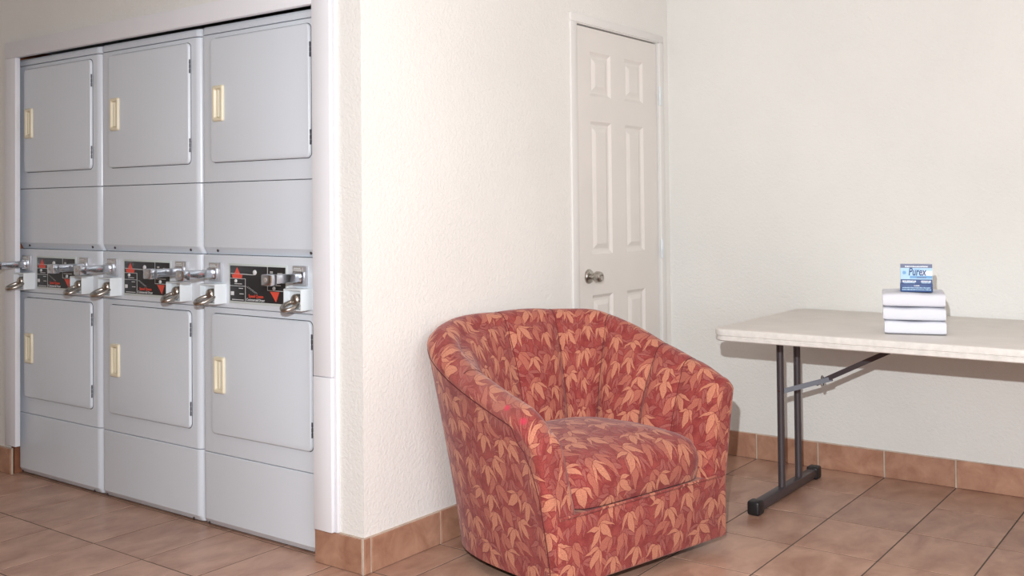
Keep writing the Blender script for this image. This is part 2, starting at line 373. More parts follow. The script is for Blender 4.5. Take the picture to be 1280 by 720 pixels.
for j in range(len(ys)-1):
    for k in range(-12, -5):
        x1 = gx0-gs*(k-1); x0 = x1-gs
        if x1 < 2.7 and x0 > .75: box(bm, x0+g, x1-g, ys[j]+g, ys[j+1]-g, -.002, 0)
tag(done('floor_tiles_beyond_view', bm, MAT['tile'], fl), kind='stuff')

# tiled skirting: pale grout strip with proud tiles
BH = .118
def skirting(name, frm, to, normal, joints):
    """frm,to: plan points along the wall; joints: distances of tile joints from frm"""
    a, b = Vector((*frm, 0)), Vector((*to, 0)); t = (b-a).normalized(); n = Vector((*normal, 0)); Ln = (b-a).length
    def blk(bm, s0, s1, d0, d1, z0, z1):
        P = [a+t*s0+n*d0, a+t*s1+n*d0, a+t*s1+n*d1, a+t*s0+n*d1]
        rings(bm, [[p+Vector((0, 0, z0)) for p in P], [p+Vector((0, 0, z1)) for p in P]]); bmesh.ops.recalc_face_normals(bm, faces=bm.faces)
    bm = bmesh.new(); blk(bm, 0, Ln, -.002, .0055, -.004, BH+.003)
    root = tag(done(name, bm, MAT['bgrout']), kind='structure')
    js = [0]+sorted(joints)+[Ln]
    for s0, s1 in zip(js, js[1:]):
        if s1-s0 < .01: continue
        bm = bmesh.new(); blk(bm, s0+.004, s1-.004, 0, .0105, .001, BH-rng.uniform(0, .002))
        es = [e for e in bm.edges if all(((v.co-a).dot(n)) > .0099 for v in e.verts)]
        bmesh.ops.bevel(bm, geom=es, offset=.0015, segments=1, affect='EDGES')
        done('skirting_tile', bm, MAT['btile'], root)
    return root
skirting('baseboard_back', (XL+.01, YB), (2.6, YB), (0, -1), [x-(XL+.01) for x in [-1.105+.302*k for k in range(-4, 12)] if x > XL+.05])
skirting('baseboard_left', (XL, YA-.0105), (XL, 3.775), (1, 0), [y-(YA-.0105) for y in (2.512, 2.871, 3.231, 3.591)])
skirting('baseboard_left_end', (XL, 4.635), (XL, YB), (1, 0), [])
skirting('baseboard_alcove', (-2.698, YA), (XL, YA), (0, -1), [])
skirting('baseboard_far_left', (-5.6, YA), (-4.752, YA), (0, -1), [.25, .55])
skirting('baseboard_right', (2.6, -2.3), (2.6, YB), (-1, 0), [.3*k for k in range(1, 23)])
skirting('baseboard_rear', (-5.6, -2.3), (2.6, -2.3), (0, 1), [.3*k for k in range(1, 27)])

# casing round the alcove
def casing(name, x0, x1, z0, z1, label, joint=None, vert=True):
    bm = bmesh.new()
    segs = [(z0, z1)] if joint is None else [(z0, joint-.0008), (joint+.0008, z1)]
    for q, (a, b) in enumerate(segs):
        o = .0015 if (joint and q == 0) else 0
        box(bm, x0, x1, YA-.025-o, YA, a, b, .003)
    return tag(done(name, bm, MAT['trim'], smooth=40), label, kind='structure')
casing('trim_1', -2.682, -2.592, .120, 2.02, 'white casing right of the dryers, joined low down', .648)
bm = bmesh.new(); box(bm, -2.592, -2.578, YA-.014, YA, .120, 2.02, .002)
tag(done('trim_2', bm, MAT['trim'], smooth=40), kind='structure')
casing('trim_3', -4.779, -4.681, .139, 1.945, 'white casing left of the dryers')
casing('trim_4', -4.779, -2.682, 1.945, 2.021, 'white head casing above the dryers')
wallbox('trim_5', MAT['wood'], [(-4.80, -4.756, YA+.012, 2.9, 0, 1.99)])
wallbox('trim_6', MAT['trim'], [(-4.785, -4.744, YA, YA+.008, .139, 1.95)])

# ------------------------------------------------------------------ six panel door
def door():
    root = tag(empty('door_1', (XL, 3.836, 0)), 'white six panel door in the left wall near the corner', kind='structure')
    W, H, T = .742, 2.036, .035      # local: y along the wall, x out of the wall
    # face at x = +.004
    fx = -.004
    bm = bmesh.new()
    cols = [(.118, .300), (.428, .606)]; rws = [(.21, .822), (1.006, 1.612), (1.727, 1.929)]
    ysx = [0, cols[0][0], cols[0][1], cols[1][0], cols[1][1], W]; zs = [.008, rws[0][0], rws[0][1], rws[1][0], rws[1][1], rws[2][0], rws[2][1], H]
    for i in range(5):
        for j in range(7):
            if i in (1, 3) and j in (1, 3, 5): box(bm, fx-T, fx-.014, ysx[i], ysx[i+1], zs[j], zs[j+1])
            else: box(bm, fx-T, fx, ysx[i], ysx[i+1], zs[j], zs[j+1])
    bmesh.ops.remove_doubles(bm, verts=bm.verts, dist=1e-5)
    leaf = done('door_leaf', bm, MAT['doorp'], root)
    for (c0, c1) in cols:
        for (r0, r1) in rws:
            bm = bmesh.new(); rs = []
            for d, x in ((0, fx), (.012, fx-.009), (.016, fx-.0105), (.026, fx-.0105), (.046, fx-.002), (.05, fx-.0015)):
                rs.append([Vector((x, c0+d, r0+d)), Vector((x, c1-d, r0+d)), Vector((x, c1-d, r1-d)), Vector((x, c0+d, r1-d))])
            rings(bm, rs, cap=False); bm.faces.new([v for v in bm.verts][-4:])
            bmesh.ops.recalc_face_normals(bm, faces=bm.faces)
            if sum(f.normal.x for f in bm.faces) < 0: bmesh.ops.reverse_faces(bm, faces=bm.faces)
            done('door_panel', bm, MAT['doorp'], root)
    # casing
    bm = bmesh.new(); e = .012
    box(bm, 0, e, -.061, -.010, 0, H+.010, .003); box(bm, 0, e, W+.010, W+.056, 0, H+.010, .003); box(bm, 0, e, -.061, W+.056, H+.010, H+.047, .003)
    box(bm, -.115, .006, -.010, -.004, 0, H+.010); box(bm, -.115, .006, W+.0075, W+.0105, 0, H+.010); box(bm, -.115, .006, -.010, W+.010, H+.006, H+.012)
    box(bm, -.06, -.045, -.01, W+.01, 0, H+.01)
    done('door_frame', bm, MAT['casing'], root, 40)
    for z in (1.776, 1.01, .25):
        bm = bmesh.new()
        lathe(bm, (.013, W+.007, z-.046), (0, 0, 1), [(0, .006), (.03, .006), (.031, .0068), (.061, .0068), (.062, .006), (.092, .006)], 10)
        box(bm, 0, .0135, W+.009, W+.030, z-.046, z+.046, .0008)
        h = done('door_hinge', bm, MAT['metalw'], root, 40); h['label'] = 'white painted hinge'
    bm = bmesh.new(); c = (fx, .085, .910)
    lathe(bm, c, (1, 0, 0), [(0, .033), (.004, .033), (.011, .029), (.014, .022), (.016, .0125), (.028, .0125), (.034, .020), (.044, .0255), (.060, .0245), (.068, .021), (.070, .014), (.0705, .0135), (.068, .009), (.068, .001)], 24)
    k = done('door_knob', bm, MAT['nickel'], root, 35); k['label'] = 'round satin metal knob with a key cylinder'
    # dark space behind the gap
    return root
door()
wallbox('shade_block_behind_door', MAT['dark'], [(XL-.40, XL-.13, 3.7, 4.7, 0, 2.2)])  # dark block standing in for shade behind the door gaps

# ------------------------------------------------------------------ stacked dryers
YF = 2.51; DW = .690; DD = .72
def prof_ring(front, z, rr=.028, back=DD):
    P = [(DW-.001, back), (.001, back)]
    r = rr
    n = 6
    pts = [Vector((.001, back, z))]
    for k in range(n+1):
        a = R(180+90*k/n); pts.append(Vector((.001+r+r*math.cos(a), front+r+r*math.sin(a), z)))
    for k in range(n+1):
        a = R(270+90*k/n); pts.append(Vector((DW-.001-r+r*math.cos(a), front+r+r*math.sin(a), z)))
    pts.append(Vector((DW-.001, back, z)))
    return pts
def cab_panel(name, z0, z1, root, chamf=0, top=0, m=None):
    bm = bmesh.new(); e = .0025; rs = []
    if chamf: rs += [prof_ring(chamf*.75, z0, .02), prof_ring(0.0015, z0+chamf)]
    else: rs += [prof_ring(e, z0), prof_ring(0, z0+e)]
    if top: rs += [prof_ring(0, z1-top), prof_ring(top*.3, z1-top*.3), prof_ring(top, z1)]
    else: rs += [prof_ring(0, z1-e), prof_ring(e, z1)]
    rings(bm, rs); bmesh.ops.recalc_face_normals(bm, faces=bm.faces)
    return done(name, bm, m or MAT['dryer'], root, 20)
def dryer_door(root, x0, x1, z0, z1, hz, hinges):
    bm = bmesh.new(); y = 0
    out = lambda d, yy, r: [Vector((x, yy, z)) for x, z in rrect(x0+d, x1-d, z0+d, z1-d, r)]
    rings(bm, [out(0, .001, .020), out(0, -.006, .020), out(.0015, -.0095, .019), out(.0035, -.0115, .018), out(.006, -.012, .016)])
    bmesh.ops.recalc_face_normals(bm, faces=bm.faces)
    d = done('dryer_door', bm, MAT['dryer'], root, 60)
    # dark strip standing in for the shadow gap round the door
    bm = bmesh.new()
    def o2(dd, yy, r): return [Vector((x, yy, z)) for x, z in rrect(x0-dd, x1+dd, z0-dd, z1+dd, r)]
    rings(bm, [o2(.0022, .001, .022), o2(.0022, -.0008, .022), o2(0, -.0008, .020)], cap=False)
    bmesh.ops.recalc_face_normals(bm, faces=bm.faces)
    done('door_gap_shade', bm, MAT['dark'], d)
    # cream recessed pull
    hx0, hx1 = x0+.022, x0+.086; yo = -.012
    bm = bmesh.new()
    f = lambda dd, yy, r: [Vector((x, yy, z)) for x, z in rrect(hx0+dd, hx1-dd, hz-.070+dd, hz+.070-dd, r, 4)]
    rings(bm, [f(0, yo, .008), f(.001, yo-.006, .008), f(.004, yo-.009, .007), f(.012, yo-.009, .006), f(.015, yo-.006, .005), f(.019, yo+.0006, .004)])
    bmesh.ops.recalc_face_normals(bm, faces=bm.faces)
    h = done('door_handle', bm, MAT['cream'], d, 40); h['label'] = 'cream plastic recessed pull'
    bm = bmesh.new(); box(bm, hx0+.028, hx0+.037, yo-.008, yo+.001, hz-.052, hz+.052, .003)
    done('grip_rib', bm, MAT['cream'], d, 40)
    for z in hinges:
        bm = bmesh.new(); lathe(bm, (x1+.0015, -.007, z-.026), (0, 0, 1), [(0, .003), (.016, .003), (.017, .002), (.019, .002), (.020, .003), (.034, .003), (.035, .002), (.037, .002), (.038, .003), (.054, .003)], 8)
        k = done('door_hinge', bm, MAT['steell'], d); k['label'] = 'small grey steel hinge'
    return d
def coin_set(root, u0, cx, length, side):
    """chromed coin slide over a white lock housing that has a ring handled lock"""
    # nameplate + slide channel
    bm = bmesh.new(); box(bm, u0, u0+.072, -.010, .001, .952, 1.024, .002)
    pl = done('coin_plate', bm, MAT['satin'], root, 40); pl['label'] = 'chrome coin acceptor plate'
    bm = bmesh.new(); box(bm, u0+.007, u0+.055, -.012, -.0095, 1.003, 1.020, .0005); done('price_label', bm, MAT['brass'], pl)
    bm = bmesh.new()
    box(bm, u0+.006, u0+.050, -.0125, -.0115, 1.0075, 1.0105); box(bm, u0+.009, u0+.044, -.0125, -.0115, 1.0135, 1.0165)
    tag(done('label_print', bm, MAT['white'], pl), kind='stuff')
    bm = bmesh.new()
    c = cx
    box(bm, c-.020, c+.020, -length, -.006, .968, .999, .003)
    box(bm, c-.024, c+.024, -length-.020, -length+.012, .963, 1.002, .004)
    box(bm, c-.026, c+.026, -.022, -.006, .960, 1.004, .003)
    s = done('coin_slide', bm, MAT['chrome'], root, 40); s['label'] = 'chrome coin slide sticking out'
    bm = bmesh.new(); lathe(bm, (c, -length-.020, .984), (0, -1, 0), [(0, .0085), (.002, .0085), (.003, .006), (.003, .001)], 12)
    done('slide_rivet', bm, MAT['brass'], s, 40)
    # housing, front hollow
    x0, x1, z0, z1, dp = u0, u0+.094, .868, .945, .053
    bm = bmesh.new()
    fr = lambda d, yy, r: [Vector((x, yy, z)) for x, z in rrect(x0+d, x1-d, z0+d, z1-d, r, 3)]
    rings(bm, [fr(0, .001, .004), fr(0, -dp+.002, .004), fr(.001, -dp, .004), fr(.005, -dp, .003), fr(.006, -dp+.004, .003), fr(.006, -dp+.022, .003)])
    bmesh.ops.recalc_face_normals(bm, faces=bm.faces)
    hb = done('lock_housing', bm, MAT['metalw'], root, 40); hb['label'] = 'white steel lock housing'
    bm = bmesh.new(); kx, kz = x1-.032, .907
    lathe(bm, (kx, -dp+.022, kz), (0, -1, 0), [(0, .021), (.022, .021), (.028, .018), (.032, .012), (.034, .006), (.034, .001)], 20)
    done('lock_cylinder', bm, MAT['nickel'], hb, 40)
    bm = bmesh.new(); pts = []
    cc = Vector((kx+.004, -dp-.026, kz-.018)); a = Vector((.15*side, -.95, -.38)).normalized(); bb = Vector((.92, .12, -.05)).normalized()
    for k in range(24):
        t = 2*math.pi*k/24; pts.append(cc+a*math.cos(t)*.036+bb*math.sin(t)*.025)
    tube(bm, pts, .0082, 8, closed=True)
    rg = done('lock_ring', bm, MAT['nickel'], hb, 60); rg['label'] = 'polished steel ring through the lock'
def control_panel(root):
    x0, x1, z0, z1 = .183, .494, .882, 1.015; y = -.003; W, H = x1-x0, z1-z0
    bm = bmesh.new(); box(bm, x0-.009, x1+.009, -.002, .001, z0-.009, z1+.008, .001)
    cp = done('control_panel', bm, MAT['mint'], root, 40)
    bm = bmesh.new(); box(bm, x0, x1, -.0035, -.0015, z0, z1); done('overlay', bm, MAT['black'], cp)
    X = lambda n: x0+n*W
    Z = lambda n: z1-n*H
    yy = -.0035
    bm = bmesh.new()
    def bar(n0, m0, n1, m1, th=.0016):
        a, b = Vector((X(n0), 0, Z(m0))), Vector((X(n1), 0, Z(m1))); t = (b-a).normalized()*th*.5; p = Vector((-t.z, 0, t.x))
        c = [a-p-t, b-p+t, b+p+t, a+p-t]
        rings(bm, [[q+Vector((0, yy, 0)) for q in c], [q+Vector((0, yy-.0006, 0)) for q in c]])
    bar(.69, 0, .69, .65); bar(.69, .65, 1, .65); bar(0, .36, .287, .36); bar(.287, .36, .287, 1); bar(0, .57, .287, .57)
    bar(.30, .57, .48, .76, .0004); bar(.33, .57, .51, .76, .0004)
    bar(.02, .22, .44, .24, .0022)
    for n0, m, n1 in ((.09, .51, .22), (.17, .635, .24), (.04, .96, .25), (.18, .79, .25), (.87, .17, .95), (.72, .50, .92), (.74, .13, .78), (.74, .16, .78)): bar(n0, m, n1, m, .0024)
    bmesh.ops.recalc_face_normals(bm, faces=bm.faces); tag(done('panel_lines', bm, MAT['white'], cp), kind='stuff')
    for L in ([(.05, .35), (.22, .35), (.235, .25), (.195, .25), (.135, .04), (.075, .25), (.035, .25)], [(.735, .68), (.90, .68), (.84, .96)]):
        bm = bmesh.new(); poly(bm, [(X(a), Z(b)) for a, b in L], yy, yy-.0006); done('arrow', bm, MAT['red'], cp)
    for a, b, r in ((.465, .17, .0095), (.115, .43, .0065), (.81, .585, .007)):
        bm = bmesh.new(); lathe(bm, (X(a), -.0035, Z(b)), (0, -1, 0), [(0, r), (.003, r), (.005, r*.75), (.0052, .001)], 12); done('push_button', bm, MAT['white'], cp, 40)
    bm = bmesh.new(); box(bm, X(.02), X(.075), -.006, -.0035, Z(.84), Z(.73), .001); done('selector_slide', bm, MAT['white'], cp, 40)
    text('lettering', 'Speed Queen', .0165, MAT['red'], cp, X(.345), yy-.0005, Z(.875), bold=.0002, width=.93)
    text('lettering', 'Commercial Dryer', .0135, MAT['white'], cp, X(.305), yy-.0005, Z(.972), bold=.0001, width=1.0)
def dryer(xl, label, first):
    root = empty('stacked_dryer', (xl, YF, 0), 0, label, 'dryer', 'stacked coin dryers in the alcove')
    bm = bmesh.new(); box(bm, .012, DW-.012, .035, DD-.01, .012, 1.93)
    done('carcass', bm, MAT['dark'], root)
    cab_panel('base_panel', .010, .289, root, chamf=.022)
    cab_panel('lower_front', .2915, .851, root)
    cab_panel('console', .853, 1.053, root)
    cab_panel('middle_panel', 1.055, 1.332, root, chamf=.028)
    cab_panel('upper_front', 1.3345, 1.909, root)
    cab_panel('top_panel', 1.912, 1.943, root, top=.010)
    dryer_door(root, .076, .634, .368, .828, .596, (.755, .445))
    dryer_door(root, .076, .634, 1.410, 1.890, 1.636, (1.795, 1.482))
    control_panel(root)
    coin_set(root, .062, .092, .145, -1); coin_set(root, .540, .578, .145, 1)
    for x, y_, z in ((.095, .010, 1.070), (.618, .010, 1.070), (.045, .004, .018), (.64, .004, .018)):
        bm = bmesh.new(); lathe(bm, (x, y_, z), (0, -1, -.2), [(0, .0055), (.003, .0055), (.0045, .003), (.0046, .001)], 8); done('screw', bm, MAT['steel'], root, 40)
    return root
def copy_tree(o, parent=None):
    c = o.copy(); link(c, parent)
    for ch in [q for q in o.children]: copy_tree(ch, c)
    return c
d1 = dryer(-4.752, 'leftmost of the three white stacked coin dryers, next to the left casing', True)
d2 = copy_tree(d1); d2.location.x = -4.060; d2['label'] = 'middle one of the three white stacked coin dryers'
d3 = copy_tree(d1); d3.location.x = -3.368; d3['label'] = 'rightmost of the three white stacked coin dryers, beside the wall corner'

# ------------------------------------------------------------------ barrel armchair
def lerp_tab(t, tab):
    n = len(tab)
    for i in range(n-1):
        if t <= tab[i+1][0] or i == n-2:
            (a, va), (b, vb) = tab[i], tab[i+1]; h = b-a; k = min(1, (t-a)/h)
            ma = 0 if i == 0 else (vb-tab[i-1][1])/(b-tab[i-1][0])
            mb = (vb-va)/h if i == n-2 else (tab[i+2][1]-va)/(tab[i+2][0]-a)
            return (2*k**3-3*k*k+1)*va+(k**3-2*k*k+k)*h*ma+(-2*k**3+3*k*k)*vb+(k**3-k*k)*h*mb
def armchair():
    root = empty('barrel_armchair', (-2.035, 3.102, 0), math.atan2(-.229, .973), 'red barrel armchair printed with orange leaves, in front of the door', 'armchair')
    HW, U0, A, UF, EX = .405, .15, .48, .335, 2/3
    raw = []
    for k in range(401):
        ph = -math.pi/2+math.pi*k/400
        c, s = math.cos(ph), math.sin(ph)
        raw.append((U0-A*max(c, 0)**EX, HW*math.copysign(abs(s)**EX, s)))
    raw = [(UF-(UF-U0)*k/60, -HW) for k in range(60)]+raw+[(U0+(UF-U0)*k/60, HW) for k in range(1, 61)]
    acc = [0]
    for p, q in zip(raw, raw[1:]): acc.append(acc[-1]+math.hypot(q[0]-p[0], q[1]-p[1]))
    LT = acc[-1]; NS = 216; base = []; i = 0
    for k in range(NS+1):
        d = LT*k/NS
        while i < len(acc)-2 and acc[i+1] < d: i += 1
        f = (d-acc[i])/(acc[i+1]-acc[i]); base.append((raw[i][0]+(raw[i+1][0]-raw[i][0])*f, raw[i][1]+(raw[i+1][1]-raw[i][1])*f))
    nor = []
    for k in range(NS+1):
        tx = sum(base[min(NS, k+q)][0]-base[max(0, k-q)][0] for q in range(1, 9)); ty = sum(base[min(NS, k+q)][1]-base[max(0, k-q)][1] for q in range(1, 9))
        l = math.hypot(tx, ty); nor.append((-ty/l*-1, tx/l*-1))
    # make sure normals point outwards
    if nor[NS//2][0] > 0: nor = [(-a, -b) for a, b in nor]
    zt_tab = [(0, .818), (.15, .816), (.28, .808), (.40, .80), (.52, .757), (.66, .705), (.80, .665), (.92, .635), (1, .60)]
    zl_tab = [(0, .818), (.15, .818), (.28, .811), (.40, .79), (.52, .735), (.66, .675), (.80, .625), (.92, .585), (1, .525)]
    fl_tab = [(0, .085), (.3, .095), (.42, .115), (.55, .11), (.7, .095), (.9, .08), (1, .078)]
    T = .112
    seams = [-.64, -.05, .22, .445, .70, .85]
    def channel(s):
        if s <= seams[0]: return lerp_tab(seams[0]-s, [(0, 0), (.035, .85), (.10, 1), (.5, 1)])*.5
        if s >= seams[-1]: return lerp_tab(s-seams[-1], [(0, 0), (.035, .85), (.10, 1), (.5, 1)])*.5
        for a, b in zip(seams, seams[1:]):
            if a <= s <= b:
                f = abs(2*(s-a)/(b-a)-1); return (1-f**2.6)**.6
    MO, KR, MI = 12, 13, 12
    def section(k):
        s = 2*k/NS-1; a = abs(s); zt = lerp_tab(a, zt_tab if s > 0 else zl_tab); F = lerp_tab(a, fl_tab)
        b = base[k]; n = nor[k]; ch = channel(s)
        zr = zt-.052
        pts = []; med = []
        def P(off, z): return Vector((b[0]+n[0]*off, b[1]+n[1]*off, z))
        for i in range(MO+1):                       # outside, upwards
            z = .045+(zr-.045)*i/MO; h = i/MO
            off = F*(h**1.15)
            pts.append(P(off, z)); med.append(P(F*h-T/2, z))
        rc = F-T/2
        for i in range(1, KR):                      # roll
            th = math.pi*i/KR
            bul = 1+.10*ch*math.sin(th*.75)
            pts.append(P(rc+math.cos(th)*T/2*(1.08 if i < 3 else 1)*bul**.5, zr+math.sin(th)*.056*bul)); med.append(P(rc, zr))
        for i in range(MI+1):                       # inside, downwards
            h = i/MI; z = zr+(.25-zr)*h
            lo = .145-.058*max(0, a-.75)/.25; off = (F-T)*(1-h)-lo*h-.02*math.sin(math.pi*min(1, h*1.2))*(1-max(0, a-.75)/.25)
            taper = 1-max(0, a-.62)/.38*.6
            pts.append(P(off-.037*ch*taper, z)); med.append(P(min(rc, off+T/2), z))
        return pts, med
    secs = []; metr = []
    for k in range(NS+1):
        p, m = section(k); secs.append(p)
    def capsecs(k, sgn):
        p, m = section(k); out = []; RR = .032
        for q in range(1, 7):
            th = math.pi/2*q/6; f = (T/2-RR*(1-math.cos(th)))/(T/2)
            out.append([mm+(pp-mm)*f+Vector((RR*math.sin(th), 0, 0)) for pp, mm in zip(p, m)])
        return out
    allp = capsecs(0, -1)[::-1]+secs+capsecs(NS, 1)
    NP = len(secs[0])
    # metric UVs
    s0 = [0]
    for a, b in zip(allp, allp[1:]): s0.append(s0[-1]+max((b[MO]-a[MO]).length, .002))
    def shell(name, i0, i1, voff):
        bm = bmesh.new(); uvl = bm.loops.layers.uv.new('UVMap'); G = []; UV = []
        for k, p in enumerate(allp):
            row = [bm.verts.new(p[i]) for i in range(i0, i1+1)]; G.append(row)
            t = [0]
            for i in range(i0, i1): t.append(t[-1]+(p[i+1]-p[i]).length)
            if i0 == 0: UV.append([(s0[k], x+.045) for x in t])
            else: UV.append([(s0[k]+.37, t[-1]-x) for x in t])
        for k in range(len(G)-1):
            for i in range(i1-i0):
                f = bm.faces.new((G[k][i], G[k+1][i], G[k+1][i+1], G[k][i+1]))
                for lp, (kk, ii) in zip(f.loops, ((k, i), (k+1, i), (k+1, i+1), (k, i+1))): lp[uvl].uv = UV[kk][ii]
        return bm, G, uvl
    bm, G, uvl = shell('outer', 0, MO, 0)
    bmesh.ops.recalc_face_normals(bm, faces=bm.faces)
    done('outer_panel', bm, MAT['fabric'], root, 60)
    bm, G, uvl = shell('inner', MO, NP-1, 0)
    # front caps of the arms: outer i <-> inner mirrored
    for end in (0, len(allp)-1):
        p = allp[end]; lim = MO
        ov = [bm.verts.new(p[i]) for i in range(0, MO)]+[G[end][0]]
        iv = G[end][-1:-(MI+1)-1:-1]              # from the seat level up
        iv = iv[:MI+1]
        def quad(vs):
            try: f = bm.faces.new(vs)
            except ValueError: return
            for lp in f.loops: lp[uvl].uv = (lp.vert.co.y*1.0+.2, lp.vert.co.z)
        # match by height
        io = 0
        for i in range(MI):
            z = iv[i+1].co.z
            quad([ov[min(i, MO)], iv[i], iv[i+1], ov[min(i+1, MO)]])
        roll = G[end][0:KR+1]
        for a in range(0, (KR)//2):
            x = [roll[a], roll[a+1], roll[KR-1-a], roll[KR-a]]
            if len(set(x)) == 4: quad(x)
            elif len(set(x)) == 3: quad(list(dict.fromkeys(x)))
    bmesh.ops.recalc_face_normals(bm, faces=bm.faces)
    done('channelled_back', bm, MAT['fabric'], root, 60)
    # dark line for groove shade: outside panel top, down the arm fronts
    bm = bmesh.new(); 
    path = [secs[0][i] for i in range(0, MO-3)]+[secs[k][MO-round(3*((14-k)/14)**2)] for k in (2, 5, 8, 11)]+[secs[k][MO] for k in range(14, NS-13, 2)]
    path += [secs[NS-k][MO-round(3*((14-k)/14)**2)] for k in (11, 8, 5, 2)]+[secs[NS][i] for i in range(MO-4, -1, -1)]
    tube(bm, path, .0022, 6)
 
    uvl = bm.loops.layers.uv.new('UVMap')
    for f in bm.faces:
        for lp in f.loops: lp[uvl].uv = (lp.vert.co.y, lp.vert.co.z)
    done('outer_seam', bm, MAT['shade'], root, 60)
    for sm in seams:
        k = round((sm+1)/2*NS); p = secs[k]; bm = bmesh.new()
        tube(bm, [q for q in p[MO+4:-2]], .0016, 6); done('seam', bm, MAT['shade'], root, 60)
    # front rail
    def uvbox(o):
        me = o.data; ul = me.uv_layers.new(name='UVMap') if not me.uv_layers else me.uv_layers[0]
        for pl in me.polygons:
            for li in pl.loop_indices:
                c = me.vertices[me.loops[li].vertex_index].co; n = pl.normal
                ul.data[li].uv = (c.y+.13, c.z) if abs(n.x) > .6 else ((c.x, c.z) if abs(n.y) > .6 else (c.y+.13, c.z+(.37-c.x)))
    o = B('front_rail', MAT['fabric'], (.30, .371, -.412, .412, .045, .262), .012, root, 4); uvbox(o)
    bm = bmesh.new(); tube(bm, [(.369, -.40+.8*k/20, .266) for k in range(21)], .0045, 8)
    o = done('piping', bm, MAT['fabric'], root, 60); uvbox(o)
    # seat cushion
    bm = bmesh.new(); uvl = bm.loops.layers.uv.new('UVMap')
    def outline(k, du=0):
        out = []
        n = 64
        for q in range(n):
            a = 2*math.pi*q/n; c, s = math.cos(a), math.sin(a); ex = .30 if c > 0 else .62
            out.append((.055+(.300+du)*k*math.copysign(abs(c)**ex, c), (.325 if c > 0 else .312)*k*math.copysign(abs(s)**(.30 if c > 0 else .62), s)))
        return out
    lv = [(.27, 1, .004), (.30, 1, .012), (.34, 1.005, .014), (.368, .995, .010), (.388, .965, .004), (.402, .90, 0), (.414, .80, 0), (.424, .66, 0), (.432, .48, 0), (.437, .28, 0), (.439, .10, 0)]
    rs = [[Vector((x, y, z+(.010*(1-((x-.05)/.36)**2) if z > .38 else 0))) for x, y in outline(k, du)] for z, k, du in lv]
    rings(bm, rs); bmesh.ops.recalc_face_normals(bm, faces=bm.faces)
    for f in bm.faces:
        for lp in f.loops:
            c = lp.vert.co
            lp[uvl].uv = (c.y+.13, c.z) if c.z < .372 else (c.y+.13, .372+(.36-c.x)*.95)
    done('seat_cushion', bm, MAT['fabric'], root, 70)
    # underside and swivel base
    bm = bmesh.new(); P = [Vector((b[0]*.985, b[1]*.985, .050)) for b in base[::4]]
    rings(bm, [P, [p+Vector((0, 0, .01)) for p in P]]); bmesh.ops.recalc_face_normals(bm, faces=bm.faces)
    done('dust_cover', bm, MAT['under'], root)
    bm = bmesh.new(); lathe(bm, (0, 0, 0.012), (0, 0, 1), [(0, .10), (.012, .10), (.014, .05), (.036, .05)], 24)
    for k in range(4):
        a = R(90*k+28); d = Vector((math.cos(a), math.sin(a), 0)); n = Vector((-d.y, d.x, 0)); rs = []
        for t, wd, h in ((.05, .028, .034), (.2, .024, .030), (.29, .020, .024)):
            c = d*t; rs.append([c-n*wd+Vector((0, 0, .004)), c+n*wd+Vector((0, 0, .004)), c+n*wd+Vector((0, 0, h)), c-n*wd+Vector((0, 0, h))])
        rings(bm, rs)
        lathe(bm, d*.28, (0, 0, 1), [(0, .024), (.018, .024), (.022, .018)], 12)
    bmesh.ops.recalc_face_normals(bm, faces=bm.faces)
    done('swivel_base', bm, MAT['rubber'], root, 40)
armchair()

